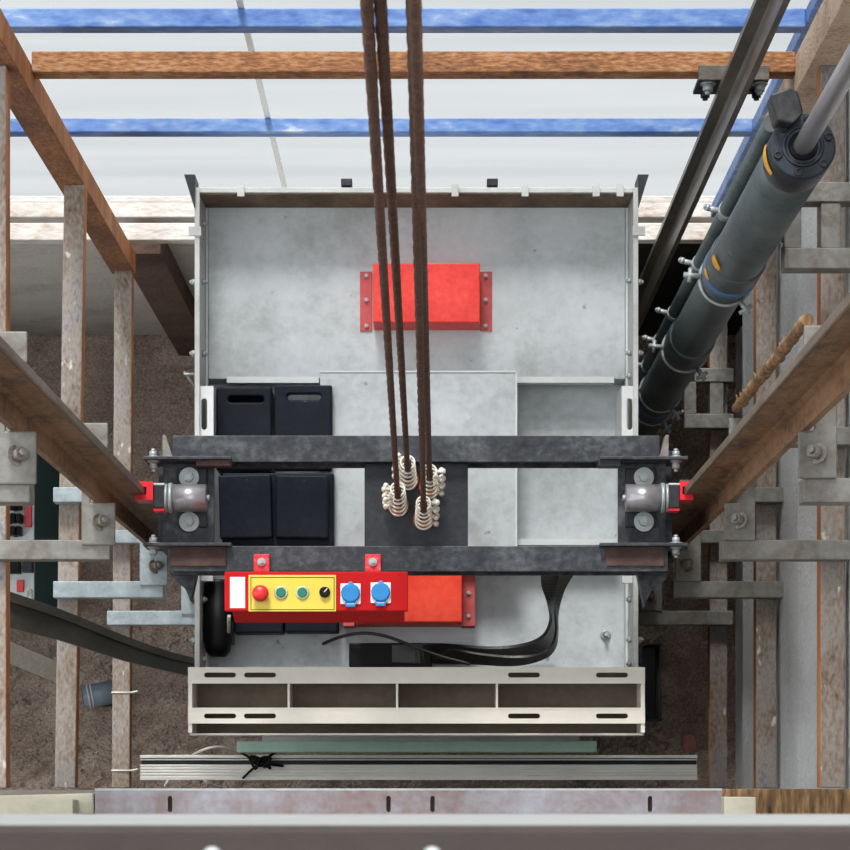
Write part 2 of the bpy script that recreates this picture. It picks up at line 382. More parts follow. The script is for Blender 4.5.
# brackets that carry the rails
LVN = {3: 'nearest the camera of the set', 4: 'uppermost in view', 5: 'second one down', 6: 'third one down', 7: 'lowest one, level with the car roof'}
def bracket(lv, sgn):
    d = float(lv); z = Z(d)
    side = 'left' if sgn < 0 else 'right'
    t = thing('rail_bracket', (sgn*.8, .62, z-.045), 'galvanised rail bracket on the %s guide rail, %s' % (side, LVN[lv]), 'bracket', 'rail brackets on the %s' % side)
    mt = 'galv' if lv >= 6 and sgn < 0 else 'galvdull'
    if sgn < 0: tip, out, ext = -.667, -.9425, -.7
    else: tip, out = (.622 if lv == 4 else .608), .884
    if sgn < 0 and lv <= 5: out = -1.02
    MB().box(tip, out, .476, .517, z-.05, z).build('arm', mt, t, .002)
    ti = -.79 if sgn < 0 else .79
    MB().box(tip-.04*(-sgn) if False else (tip + sgn*.05), out, .715, .752, z-.05, z).build('arm', mt, t, .002)
    if sgn < 0: pl = [(-.655,.505),(-.725,.505),(-.725,.76),(-.67,.76),(-.67,.7065),(-.706,.7065),(-.706,.594),(-.655,.594)]
    else: pl = [(.613,.515),(.677,.515),(.677,.77),(.622,.77),(.622,.7065),(.639,.7065),(.639,.594),(.613,.594)]
    MB().prism(pl, z, z+.009).build('plate', mt, t, .003)
    for (bx_, by_) in ((-.688, .552), ) if sgn < 0 else ((.645, .556),):
        h = MB(); h.hexbolt((bx_, by_, z+.009), (sgn*-.5, .15, .6), .012, .016, .018)
        h.build('clip_bolt', 'boltgrey', t)
    h = MB(); h.hexbolt((sgn*.668 if sgn > 0 else -.715, .735, z+.009), (0, 0, 1), .010, .010, .015); h.build('clip_bolt', 'boltgrey', t)
for lv in (4, 5, 6, 7):
    bracket(lv, -1); bracket(lv, 1)

# dark rail of the jack, bolted to the back beam
jr = thing('jack_rail', (.668, 1.5, 0), 'dark oiled T rail running down beside the hydraulic jack', 'rail')
MB().prism([(.635,1.545),(.635,1.532),(.660,1.530),(.663,1.52),(.663,1.478),(.673,1.478),(.673,1.52),(.676,1.530),(.701,1.532),(.701,1.545)], 0, TOP).build('rail_body', 'darkrail', jr)
rb = thing('rail_clamp', (.67, 1.58, Z(5.42)), 'black rail clamp plate bolted under the rusty back beam', 'bracket')
MB().box(X(698,5.25), X(769,5.25), 1.547, 1.58, Z(5.2495), Z(5.243)).build('plate', 'darkrail', rb, .002)
MB().box(X(698,5.25), X(769,5.25), 1.547, 1.556, Z(5.355), Z(5.25)).build('lip', 'darkplate', rb, .002)
for px in (709, 761):
    MB().hexbolt((X(px,5.25), 1.547, Z(5.27)), (0,-1,0), .012, .014, .017).build('bolt', 'zinc', rb)
    MB().hexbolt((X(px,5.25), 1.547, Z(5.325)), (0,-1,0), .011, .012, .016).build('bolt', 'darkplate', rb)

# ------------------------------------------------------------------ hydraulic jack
JX, JY = .653, 1.1235
dF = 4.2
hj = thing('hydraulic_jack', (JX, JY, 0), 'slate grey hydraulic jack cylinder with flanged head and polished rod', 'hydraulic jack')
MB().tube([(JX,JY,0),(JX,JY,Z(6.9)),(JX,JY,Z(6.88)),(JX,JY,Z(6.05)),(JX,JY,Z(6.03)),(JX,JY,Z(5.12)),(JX,JY,Z(5.10)),(JX,JY,Z(dF+.10))],
          [.054,.054,.056,.056,.054,.054,.0565,.0565], 40).build('barrel', 'jack', hj)
b = MB(); b.tube([(JX,JY,Z(dF+.11)),(JX,JY,Z(dF+.095)),(JX,JY,Z(dF+.004)),(JX,JY,Z(dF))], [.056,.058,.058,.055], 48)
hd = b.build('head_flange', 'jackhead', hj)
b = MB(); b.ring((JX,JY,Z(dF)), (0,0,1), .034, .0035); b.build('seal_ring', 'jackhead', hj)
b = MB(); b.tube([(JX,JY,Z(dF)),(JX,JY,Z(dF)+.004)], [.026,.024], 32); b.build('wiper', 'black', hj)
for k in range(6):
    a = math.radians(20 + 60*k)
    c = Vector((JX + .047*math.cos(a), JY + .047*math.sin(a), Z(dF)))
    b = MB(); b.ring(c + Vector((0,0,.002)), (0,0,1), .0055, .0022, 16, 6); b.tube([c, c+Vector((0,0,.002))], .0045, 6)
    b.build('socket_bolt', 'darkplate', hd)
MB().tube([(JX,JY,Z(dF)),(JX,JY,TOP-.3)], .0175, 32).build('piston_rod', 'rodchrome', hj)
# inlet block on the head
dB = 4.165
b = MB(); b.prism([(X(px,dB), Y(py,dB)) for px, py in ((770,94),(790,87),(798,91),(804,112),(793,124),(777,121))][::-1], Z(dB+.055), Z(dB))
b.build('inlet_block', 'blockdark', hj, .004)
def collar(dd, r, h, m): 
    b = MB(); b.tube([(JX,JY,Z(dd)-h),(JX,JY,Z(dd)-h*.9),(JX,JY,Z(dd)-h*.1),(JX,JY,Z(dd))], [r-.003,r,r,r-.003], 40); return b.build('collar', m, hj)
collar(5.06, .061, .12, 'jack'); c1 = collar(5.18, .0625, .035, 'bluepaint'); collar(5.96, .060, .11, 'jack'); collar(6.72, .058, .10, 'jack'); collar(6.92, .057, .03, 'bluepaint')
def clamp(dd, r):
    b = MB(); b.ring((JX,JY,Z(dd)), (0,0,1), r, .004, 36, 8)
    cl = b.build('clamp_band', 'zinc' , hj)
    for sx, sy in ((-1, .1), (.55, -.85)):
        l = math.hypot(sx, sy); ux, uy = sx/l, sy/l
        b = MB(); p = Vector((JX+ux*r, JY+uy*r, Z(dd)+.004))
        b.tube([p, p+Vector((ux*.036, uy*.036, .0))], .006, 10)
        q = p + Vector((ux*.022, uy*.022, 0)); tx = Vector((-uy, ux, 0))
        b.tube([q - tx*.016, q + tx*.016], .005, 8)
        b.build('clamp_screw', 'zinc', cl)
for dd in (5.30, 6.15, 6.80, 7.05): clamp(dd, .058)
# ochre chalk marks on barrel and head
for (a0, dd, w_, h_) in ((205, 5.02, .018, .05), (198, 5.16, .014, .03), (192, dF+.05, .03, .035)):
    b = MB(); r = .0622 if dd > 4.5 else .0607
    L_, R_ = [], []
    for i in range(7):
        a = math.radians(a0) + (i-3)/3*w_/r*.9
        L_.append((JX+r*math.cos(a), JY+r*math.sin(a), Z(dd)+h_/2*(1-.4*abs(i-3)/3)))
        R_.append((JX+r*math.cos(a), JY+r*math.sin(a), Z(dd)-h_/2*(1-.6*abs(i-2)/4)))
    b.ribbon(L_, R_, .0006); b.build('chalk_mark', 'ochre', hj)

# thin oil pipe beside the jack
OX, OY = .615, 1.197
op = thing('oil_pipe', (OX, OY, 0), 'thin dark oil pipe running alongside the hydraulic jack', 'pipe')
MB().tube([(OX,OY,0),(OX,OY,Z(dF+.12))], .016, 20).build('pipe', 'jack', op)
for dd in (4.98, 5.48, 6.05, 6.42, 6.8):
    b = MB(); b.tube([(OX,OY,Z(dd)-.018),(OX,OY,Z(dd)+.018)], .0185, 16)
    b.tube([(OX-.012,OY,Z(dd)),(OX-.042,OY+.006,Z(dd)+.004)], .006, 10); b.hexbolt((OX-.036,OY+.006,Z(dd)+.004), (-1,.2,.2), .008, .008)
    b.build('pipe_clip', 'zinc', op)

def jack_bracket(d, xin, label):
    t = thing('jack_bracket', (.8, 1.13, Z(d)), label, 'bracket', 'brackets holding the hydraulic jack')
    z = Z(d)
    MB().box(xin, .886, 1.05, 1.092, z-.05, z).build('arm', 'galvdull', t, .002)
    MB().box(xin+.03, .886, 1.185, 1.225, z-.05, z).build('arm', 'galvdull', t, .002)
    MB().box(xin, xin+.035, 1.092, 1.185, z-.05, z-.001).build('end_plate', 'galvdull', t, .002)
    MB().tube([(xin-.006,1.10,z-.02),(xin,1.10,z-.02)], .006, 10).build('stud', 'zinc', t)
    MB().box(xin+.075, xin+.115, 1.092, 1.185, z-.05, z-.004).build('web', 'galvdull', t, .002)
jack_bracket(4.85, .716, 'grey welded bracket beside the upper half of the jack')
jack_bracket(7.0, .742, 'lowest grey bracket at the foot of the visible jack')

# ------------------------------------------------------------------ lift car
car = thing('lift_car', (-.032, .8, .8), 'grey sheet metal lift car seen from above', 'lift car')
XL, XR = -.56, .4957
dR = 5.71                       # rim of the car walls
YB = Y(187.5, dR)               # back of the car
YF = .285
zb = .8
w_ = .012
MB().box(XL, XL+w_, YF, YB, zb, Z(dR)).build('side_wall', 'carwall', car, .001)
MB().box(XR-w_, XR, YF, YB, zb, Z(dR)).build('side_wall', 'carwall', car, .001)
MB().box(XL+w_, XR-w_, YB-w_, YB, zb, Z(dR)).build('back_wall', 'carwall', car, .001)
MB().box(XL+w_, XR-w_, YF-.06, YF+.0, zb, Z(5.9)).build('front_wall', 'carwall', car, .001)
MB().box(XL, XR, .13, YB, zb-.06, zb).build('floor_pan', 'carwall', car)
dM = 5.93
MB().box(XL+w_, XR-w_, YF, YB-w_, Z(dM)-.02, Z(dM)).build('roof_sheet', 'roof', car)
# rear roof panel and its lips
dP = 5.85
yfr = Y(379, dP)
MB().box(XL+w_+.0075, XR-w_-.0075, yfr, YB-w_, Z(dM), Z(dP)).build('rear_panel', 'roof', car, .002)
MB().box(X(227,dP), X(319,dP), Y(383,dP), Y(377,dP), Z(dP)-.03, Z(dP)+.004).build('panel_lip', 'roofedge', car)
MB().box(X(516,dP), X(614,dP), Y(383,dP), Y(377,dP), Z(dP)-.03, Z(dP)+.004).build('panel_lip', 'roofedge', car)
MB().box(XL+w_+.001, XR-w_-.001, YB-w_-.0025, YB-w_, Z(dP)+.001, Z(dR)-.012).build('brown_lining', 'lining', car)  # thin brown sheet on the inner face of the rear car wall
# folded strips along the walls
MB().box(XL+w_, XL+w_+.007, YF, YB-w_, Z(5.90), Z(5.852)).build('edge_strip', 'roofedge', car, .002)
MB().box(XR-w_-.007, XR-w_, YF, YB-w_, Z(5.90), Z(5.852)).build('edge_strip', 'roofedge', car, .002)
# centre cover, a shallow hip
dC = 5.80
cx0, cx1, cy0, cy1 = X(320,dC), X(515.5,dC), Y(562,dC), Y(372.5,dC)
b = MB(); z0, z1, z2 = Z(dM), Z(dC), Z(dC)+.007
o_ = [(cx0,cy0),(cx1,cy0),(cx1,cy1),(cx0,cy1)]; ins = .125
i_ = [(cx0+ins,cy0+ins),(cx1-ins,cy0+ins),(cx1-ins,cy1-ins),(cx0+ins,cy1-ins)]
va = [b.bm.verts.new((x,y,z0)) for x,y in o_]; vb = [b.bm.verts.new((x,y,z1)) for x,y in o_]; vc = [b.bm.verts.new((x,y,z2)) for x,y in i_]
b.bm.faces.new(va[::-1]); b.bm.faces.new(vc)
for k in range(4):
    b.bm.faces.new((va[k],va[(k+1)%4],vb[(k+1)%4],vb[k])); b.bm.faces.new((vb[k],vb[(k+1)%4],vc[(k+1)%4],vc[k]))
b.build('centre_cover', 'roof', car)
MB().box(cx0, cx1, cy1, cy1+.004, Z(dC)-.03, Z(dC)+.003).build('cover_edge', 'roofedge', car)
MB().box(cx1, cx1+.004, cy0, cy1, Z(dC)-.03, Z(dC)+.002).build('cover_edge', 'roofedge', car)
# floor strip in front of the right-hand roof bay
MB().pbox(516, 539, 619, 545, 5.84, .08).build('bay_lip', 'roofedge', car)
# slotted end plates beside the roof bay
for px0, px1 in ((193, 213.5), (620, 640)):
    dd = 5.72
    x0_, x1_, y0_, y1_ = X(px0,dd), X(px1,dd), Y(440,dd), Y(386,dd)
    b = MB(); b.prism(rect(x0_+ (0.004 if px0 > 400 else .012),x1_-(.014 if px0 > 400 else 0),y0_,y1_), Z(dd)-.004, Z(dd), [slot(X((px0+px1)/2+(1 if px0<400 else -.5),dd), Y(414,dd), .014, .075)])
    b.box(x1_-.004 if px0 < 400 else x0_+.004, x1_ if px0 < 400 else x0_+.008, y0_, y1_, Z(dM), Z(dd)-.004)
    b.build('slotted_plate', 'roofedge', car)
# front bay fold and studs
MB().pbox(634, 575, 638, 668, 5.78, .1).build('edge_strip', 'carwall', car)
MB().pbox(622, 575, 641, 583, 5.74, .02).build('corner_tab', 'roofedge', car, .001)
MB().pbox(193, 574, 213, 581, 5.74, .02).build('corner_tab', 'roofedge', car, .001)
b = MB(); c = P(605.5, 635, dM); b.ring(c+Vector((0,0,.004)), (0,0,1), .009, .004, 20, 8); b.tube([c, c+Vector((0,0,.03))], .005, 10); b.build('roof_stud', 'zinc', car)
for px, py in ((206,225),(206,283),(206,355),(634,282),(634,354),(511,377),(640,664),(203,600),(203,660),(633,600),(633,640)):
    c = P(px, py, 5.79); 
    b = MB(); b.hexbolt((XL+w_ if px < 420 else XR-w_, c.y, Z(5.775)), ((1 if px < 420 else -1),0,.0), .008, .008); b.build('rim_bolt', 'zinc', car)
for py in (283, 354, 640):
    for xx, s in ((XL, -1), (XR, 1)):
        MB().hexbolt((xx, Y(py,5.75), Z(5.74)), (s,0,0), .008, .010).build('rim_bolt', 'zinc', car)
for px, s in ((241, 1), (596, 1), (620, 1), (525, 1), (455, 1)):
    MB().box(X(px-3.5,dR), X(px+3.5,dR), YB-.022, YB+.006, Z(dR), Z(dR)+.006).build('rim_clip', 'carwall', car)
for xx in (XL, XR):
    MB().box(xx-.014, xx+.016, Y(236,dR), Y(227,dR), Z(dR), Z(dR)+.006).build('rim_clip', 'carwall', car)
# dark corner gussets at the back
for x_, s in ((XL, -1), (XR, 1)):
    b = MB(); b.bm.verts.ensure_lookup_table()
    pts = [(x_, YB-.01), (x_+s*.006, YB+.03), (x_-s*-.022, YB+.03), (x_-s*-.004, YB-.045)]
    b.prism([(x_ + s*.0, YB-.05), (x_+s*.024, YB+.028), (x_ - s*.002, YB+.028)] if s < 0 else [(x_, YB-.05), (x_ - .002, YB+.028), (x_+.024, YB+.028)], Z(dR)-.08, Z(dR)+.012)
    b.build('corner_gusset', 'darkplate', car)
for px in (346.5, 492.5):
    MB().box(X(px-5.5,dR), X(px+5.5,dR), YB+.004, YB+.022, Z(dR)-.04, Z(dR)).build('wall_clip', 'darkplate', car, .002)
# small lever on the left wall
b = MB(); b.tube([(XL,Y(374,5.75),Z(5.75)),(XL-.03,Y(374,5.75),Z(5.75)),(XL-.028,Y(372,5.75),Z(5.75)),(XL,Y(398,5.9),Z(5.9))], .003, 8); b.build('lever', 'zinc', car)
# door header at the front of the car
dH = 5.54
hx0, hx1 = X(188,dH), X(645,dH)
hd = thing('door_header', ((hx0+hx1)/2, .2, Z(5.7)), 'cream slotted door header channel along the front of the lift car', 'door header')
def flange(py0, py1, pslot):
    ya, yb2 = Y(py1,dH), Y(py0,dH)
    hs = [slot(X(c,dH), Y(pslot,dH), .074, .0115) for c in (220, 260, 524, 612)]
    MB().prism(rect(hx0,hx1,ya,yb2), Z(dH)-.004, Z(dH), hs).build('slotted_flange', 'header', hd)
    MB().box(hx0, hx1, yb2-.001, yb2+.003, Z(5.66), Z(dH)+.001).build('web', 'header', hd)
flange(668.5, 683.5, 675); flange(709, 723.5, 716)
MB().box(hx0+.009, hx1-.009, .124, Y(669,dH)-.001, Z(5.68), Z(5.662)).build('pan', 'recess', hd)
for px in (288.5, 397, 497):
    MB().box(X(px-1,dH), X(px+1,dH), Y(709,dH)+.003, Y(683.5,dH), Z(5.661), Z(dH)-.002).build('divider', 'header', hd)
for xx in (hx0, hx1-.009):
    MB().box(xx, xx+.009, .128, Y(668,dH)+.002, Z(5.68), Z(dH)-.0045).build('end_plate', 'header', hd)
MB().box(hx0, hx1, .1225, .127, Z(5.69), Z(5.575)).build('front_lip', 'header', hd)
for px in (199, 215, 600, 615): pass
# green door track under the header
gt = MB().pbox(237, 741, 597, 752.5, 6.15, .05).build('door_track', 'green', bevel=.003); tag(gt, 'pale green metal strip just in front of the cream door header', 'door track')
# tray bracket at the right of the header
tr = MB(); dd = 5.72
xa, xb_, ya, yb_ = X(646,dd), X(661.5,dd), Y(721,dd), Y(643,dd)
tr.box(xa, xb_, yb_-.004, yb_, Z(dd)-.12, Z(dd)); tr.box(xb_-.004, xb_, ya, yb_, Z(dd)-.12, Z(dd)); tr.box(xa, xb_, ya, ya+.004, Z(dd)-.12, Z(dd)); tr.box(xa, xb_, ya, yb_, Z(dd)-.124, Z(dd)-.118)
tag(tr.build('side_tray', 'black'), 'black open tray fixed to the right side of the car front', 'tray')

# red boxes
def red_box(px0, py0, px1, py1, label, m):
    d0, d1 = 5.75, 5.84
    d0 = 5.752
    t = thing('cover_box', (X((px0+px1)/2,d0), Y((py0+py1)/2,d0), Z(dP)), label, 'box', 'red sheet metal boxes on the car roof')
    return t
b0 = thing('cover_box', (X(426,5.75), Y(293,5.75), Z(dP)), 'scuffed red metal box with side flanges on the rear of the car roof', 'box', 'red sheet metal boxes on the car roof')
d0 = 5.75
MB().pbox(373, 263, 480, 322.5, d0, .0995).build('box_cover', 'redpaint', b0, .003)
for a, e in ((360, 372), (480, 492)):
    f = MB().pbox(a, 271.5, e, 331, 5.845, .0045).build('flange', 'redflange', b0, .001)
    for py in (276, 300, 326):
        c = P((a+e)/2 + (1 if a < 400 else -1)*.5, py, 5.845)
        MB().hexbolt(c, (0,0,1), .0055, .005).build('bolt', 'zinc', f)
b1 = thing('cover_box', (X(408,5.75), Y(597,5.75), Z(dM)), 'orange red metal box half under the control panel', 'box', 'red sheet metal boxes on the car roof')
MB().pbox(355, 562, 462, 622, 5.75, .1795).build('box_cover', 'orange', b1, .003)
for a, e in ((343, 354.5), (462, 475)):
    f = MB().pbox(a, 566, e, 626, 5.845, .0845).build('flange', 'redflange', b1, .001)
    for py in (593, 616):
        MB().hexbolt(P((a+e)/2, py, 5.845), (0,0,1), .0055, .005).build('bolt', 'zinc', f)

# ------------------------------------------------------------------ balance slabs
def slab(px0, py0, px1, py1, d, h, label, hole=None, rot=0.0, m='slab'):
    x0_, x1_, y0_, y1_ = X(px0,d), X(px1,d), Y(py1,d), Y(py0,d)
    cx_, cy_ = (x0_+x1_)/2, (y0_+y1_)/2
    hw, hh = (x1_-x0_)/2, (y1_-y0_)/2
    b = MB(); hs = [slot(X(hole[0],d)-cx_, Y(hole[1],d)-cy_, hole[2]*d/F, .016)] if hole else []
    b.prism(rect(-hw,hw,-hh,hh), 0, h, hs)
    o = b.build('balance_slab', m, bevel=.004, base=(0,0,0)); o.location = (cx_, cy_, Z(d)-h); o.rotation_euler = (0,0,rot)
    return tag(o, label, 'slab', 'black slabs stacked on the car roof')
slab(216, 387, 271.5, 470, 5.79, .138, 'black slotted slab at the rear left of the stack on the roof', (246,399,36), .0)
slab(274.5, 385, 332, 470, 5.765, .03, 'black slotted slab at the rear right of the stack, overlapping the centre cover', (304,396.5,34))
slab(219, 474.5, 271.5, 538, 5.735, .028, 'slightly turned black slab between the crossbeams, left of the pair', None, math.radians(1.4))
slab(275.5, 475, 328, 538, 5.735, .028, 'slightly turned black slab between the crossbeams, right of the pair', None, math.radians(-.4))
slab(222, 473, 334, 562, 5.764, .03, 'wide black slab lying under the pair between the crossbeams')
slab(234, 575, 283, 633, 5.85, .079, 'black slab under the left half of the control panel')
slab(285, 572, 338, 632, 5.85, .079, 'black slab under the middle of the control panel')

# black canister at the front left
cn = MB(); c = P(216.5, 616, 5.76)
x0_, x1_ = X(200,5.72), X(228.5,5.72)
pts = [Vector((c.x, Y(580,5.72), Z(5.80))), Vector((c.x, Y(640,5.72), Z(5.80))), Vector((c.x, Y(650,5.72), Z(5.80))), Vector((c.x, Y(655,5.72), Z(5.80)))]
cn.tube(pts, [.034,.034,.029,.018], 28)
ct = thing('canister', (c.x, c.y, Z(dM)), 'black cylindrical canister lying at the front left corner of the roof', 'canister')
cn.build('body', 'black', ct)
MB().box(c.x-.03, c.x+.03, Y(600,5.72), Y(590,5.72), Z(dM), Z(5.82)).build('foot', 'darkplate', ct)
MB().box(c.x-.03, c.x+.03, Y(640,5.72), Y(630,5.72), Z(dM), Z(5.82)).build('foot', 'darkplate', ct)
MB().tube([(c.x, Y(583,5.72), Z(5.80)), (c.x, Y(577,5.72), Z(5.80))], .024, 24).build('end_cap', 'darkplate', ct)

# ------------------------------------------------------------------ sling (crosshead) of the car
sl = thing('car_sling', (-.03, .63, Z(8.1)), 'dark steel crosshead frame with two beams across the car roof', 'lift frame')
dS = 5.30
def channel(py0, py1, px0, px1, name):
    ya, yb_ = Y(py1,dS), Y(py0,dS); z = Z(dS); t = .008; h = .105
    prof = [(yb_, z), (ya, z), (ya, z-t), (yb_-t, z-t), (yb_-t, z-h+t), (ya, z-h+t), (ya, z-h), (yb_, z-h)]
    return MB().sect(prof, 'x', X(px0,dS), X(px1,dS)).build(name, 'sling', sl, .0015)
channel(435.5, 462, 172, 660, 'crossbeam'); channel(546, 571.5, 168, 668, 'crossbeam')
# rope plate
MB().pbox(364.5, 463, 468, 548, 5.335, .02).build('rope_plate', 'darkplate', sl, .001)
for sgn, xo, xi in ((-1, 163, 214), (1, 618, 666)):
    xa, xb_ = X(xo,5.34), X(xi,5.34)
    MB().box(xa, xb_, Y(545,5.34), Y(459,5.34), Z(5.352), Z(5.34)).build('shoe_plate', 'sling', sl, .001)
    # upright
    ux0, ux1 = (-.612, -.572) if sgn < 0 else (.508, .546)
    MB().box(ux0, ux1, .54, .76, Z(8.1), Z(5.41)).build('upright', 'sling', sl, .002)
    # cheek plates with ears
    for py in (457.5, 544):
        d1 = 5.27
        e0, e1 = (X(143,d1), X(231,d1)) if sgn < 0 else (X(600,d1), X(688,d1))
        MB().box(e0, e1, Y(py,d1)-.004, Y(py,d1)+.003, Z(d1)-.12, Z(d1)).build('cheek_plate', 'sling', sl, .001)
        ex = X(152,d1) if sgn < 0 else X(677,d1)
        b = MB(); b.hexbolt((ex, Y(py,d1)+.003, Z(d1)-.025), (0,1,0), .009, .011, .014); b.hexbolt((ex, Y(py,d1)-.004, Z(d1)-.025), (0,-1,0), .009, .014, .013)
        b.build('ear_bolt', 'zinc', sl)
    # gussets
    gx = X(162,d1) if sgn < 0 else X(669,d1); gi = X(172,d1) if sgn < 0 else X(660,d1)
    MB().prism([(gx, Y(456,d1)), (gi, Y(456,d1)), (gx+(.006 if sgn<0 else -.006), Y(434,d1)), (gx, Y(434,d1))], Z(d1)-.07, Z(d1)-.01).build('gusset', 'galvdull', sl)
    # long washers on the channel web
    # brown primed pads under the ear plates
    pa, pb = (170, 226) if sgn < 0 else (606, 664)
    MB().pbox(pa, 546.5, pb, 566, 5.294, .0045).build('primed_pad', 'primer', sl, .001)
MB().pbox(196, 458.5, 231, 466, 5.28, .03).build('tie_lug', 'primer', sl, .003)
MB().pbox(598, 458.5, 622, 467, 5.28, .03).build('tie_lug', 'darkplate', sl, .003)
# gusset running down to the right of the front beam
MB().prism([(X(638,5.4),Y(572,5.4)),(X(668,5.4),Y(572,5.4)),(X(666,5.4),Y(579,5.4)),(X(652,5.4),Y(590,5.4)),(X(645,5.4),Y(606,5.4))], Z(5.46), Z(5.42)).build('gusset', 'sling', sl)
MB().prism([(X(196,5.4),Y(572,5.4)),(X(168,5.4),Y(572,5.4)),(X(172,5.4),Y(577,5.4)),(X(184,5.4),Y(588,5.4)),(X(190,5.4),Y(600,5.4))], Z(5.46), Z(5.42)).build('gusset', 'sling', sl)

# guide shoes
def shoe(sgn, label):
    d1 = 5.24
    xa, xb_ = (X(171,d1), X(205,d1)) if sgn < 0 else (X(662,d1), X(627,d1))
    yc = Y(496,d1); zc = Z(5.275)
    t = thing('guide_shoe', ((xa+xb_)/2, yc, Z(5.34)), label, 'guide shoe', 'guide shoes on the crosshead')
    MB().tube([(xa,yc,zc),(xb_,yc,zc)], .030, 36).build('housing', 'chrome', t)
    b = MB(); b.tube([(xa,yc,zc),(xa+sgn*.008,yc,zc)], .033, 36); b.tube([(xa+sgn*.010,yc,zc),(xa+sgn*.016,yc,zc)], .031, 36); b.build('collar', 'zinc', t)
    MB().tube([(xb_,yc,zc),(xb_-sgn*.007,yc,zc)], .007, 16).build('end_screw', 'zinc', t)
    for py, dx in ((476, 0), (520.5, 0)):
        c = Vector(((xa+xb_)/2 + sgn*.006, Y(py,5.3), Z(5.328)))
        b = MB(); b.tube([c, c+Vector((0,0,.006))], .022, 28); w2 = b.build('washer', 'zinc', t)
        b = MB(); b.tube([c+Vector((0,0,.006)), c+Vector((0,0,.02))], .011, 6); b.tube([c+Vector((0,0,.02)), c+Vector((0,0,.024))], .006, 12); b.build('bolt_head', 'zinc', w2)
    # packing under the washers and between
    MB().box(min(xa,xb_)+.004, max(xa,xb_)-.004, Y(527,5.33), Y(468,5.33), Z(5.34), Z(5.3285)).build('base_plate', 'darkplate', t, .002)
    # carrier and gib
    x0_ = xa + sgn*.016; x1_ = xa + sgn*.040; x2 = xa + sgn*.061
    gx0 = LT - .020 if sgn < 0 else RT + .020
    MB().box(x0_, x1_, yc-.024, yc+.026, zc-.028, zc+.022).build('carrier', 'darkplate', t, .002)
    MB().box(x0_, x2, yc+.0265, yc+.030, zc-.028, zc+.022).build('cover_strip', 'roofedge', t)
    gi = x1_ ; go = gx0
    b = MB(); th = .010
    yr = RY
    b.box(gi, LT+.004 if sgn < 0 else RT-.004, yr-.020, yr+.020, zc-.04, zc+.03)
    e = LT+.004 if sgn < 0 else RT-.004
    b.box(e, go, yr+.0085, yr+.020, zc-.04, zc+.03); b.box(e, go, yr-.020, yr-.0085, zc-.04, zc+.03)
    b.build('gib', 'gib', t)
    MB().box(x0_, x1_, yc-.030, yc-.0245, zc-.028, zc+.018).build('liner', 'gib', t)
shoe(-1, 'bright steel guide shoe with red gib on the left rail')
shoe(1, 'bright steel guide shoe with red gib on the right rail')

# ------------------------------------------------------------------ control panel
dK = 5.10
k = thing('control_panel', (X(316,dK), Y(595,dK), Z(5.42)), 'red inspection control panel with yellow button plate and two blue sockets', 'control panel')
zk = Z(dK)
ya, yb_ = Y(611,dK), Y(571.5,dK); xa, xb_ = X(224.5,dK), X(408,dK)
MB().box(xa, xb_, ya, yb_, zk-.02, zk).build('front_cover', 'ctrl', k, .002)
pf = [(ya+.004, zk-.021), (yb_-.002, zk-.021), (yb_-.002, zk-.14), (Y(622,dK+.1)+.004, zk-.14), (Y(622,dK+.08), zk-.10), (ya+.0, zk-.034)]
MB().sect(pf, 'x', X(231,dK), X(404,dK)).build('case', 'ctrldark', k, .002)
MB().pbox(230, 577, 245, 608, dK-.001, .0015).build('label', 'white', k)
def kb(px0,py0,px1,py1,dd,h,name,m,bev=0): return MB().pbox(px0,py0,px1,py1,dd,h).build(name,m,k,bev)
kb(248.5, 575, 336, 612.0-.6, dK-.003, .003, 'button_plate', 'yellow', .0005)
b = MB(); dl = dK-.0036
for r in ((250.5,577,334.5,577.8),(250.5,609.2,334.5,610),(250.5,577,251.3,610),(333.7,577,334.5,610)): b.pbox(*r, dl, .001)
b.build('plate_border', 'yellowline', k)
z0 = Z(dK-.003)
def kp(px, py, dd): return P(px, py, dd)
c = kp(260, 593, 5.07); c.z = z0
b = MB(); b.tube([c, c+Vector((0,0,.012))], .011, 20); b.tube([c+Vector((0,0,.012)), c+Vector((0,0,.018)), c+Vector((0,0,.024)), c+Vector((0,0,.028)), c+Vector((0,0,.0295))], [.0165,.0178,.0165,.011,.002], 32)
b.build('stop_button', 'pinkred', k)
for px in (281.2, 302.5):
    c = kp(px, 592.8, dK); c.z = z0
    b = MB(); b.ring(c+Vector((0,0,.003)), (0,0,1), .0118, .0024, 28, 8); r_ = b.build('button_ring', 'chromering', k)
    b = MB(); b.tube([c, c+Vector((0,0,.006)), c+Vector((0,0,.008))], [.0105,.0105,.009], 28); b.build('push_button', 'greenbtn', k)
c = kp(324.8, 592.3, dK); c.z = z0
b = MB(); b.tube([c, c+Vector((0,0,.010)), c+Vector((0,0,.012))], [.0118,.0108,.009], 28); kn = b.build('selector_knob', 'black', k)
b = MB(); c2 = c+Vector((0,0,.0121)); b.tube([c2+Vector((-.001,-.001,0)), c2+Vector((.0058,.0068,0))], .0011, 8); b.build('pointer', 'white', kn)
def socket(px, py):
    c = kp(px, py, dK); c.z = zk
    rr_ = .0215
    b = MB(); b.box(c.x-rr_, c.x+rr_, c.y-.023, c.y+.021, c.z, c.z+.004); so = b.build('socket', 'white', k, .0015)
    b = MB(); b.tube([c+Vector((0,0,.004)), c+Vector((0,0,.012)), c+Vector((0,0,.0145))], [.0205,.0205,.018], 14)
    b.box(c.x-.0105, c.x+.0105, c.y-.0295, c.y-.017, c.z+.004, c.z+.011); b.box(c.x-.0045, c.x+.0045, c.y+.019, c.y+.024, c.z+.004, c.z+.009)
    b.build('lid', 'blue', so, .001)
    b = MB(); b.box(c.x-.0085, c.x+.0085, c.y-.0235, c.y-.0225, c.z+.011, c.z+.0118); b.build('latch_line', 'white', so)
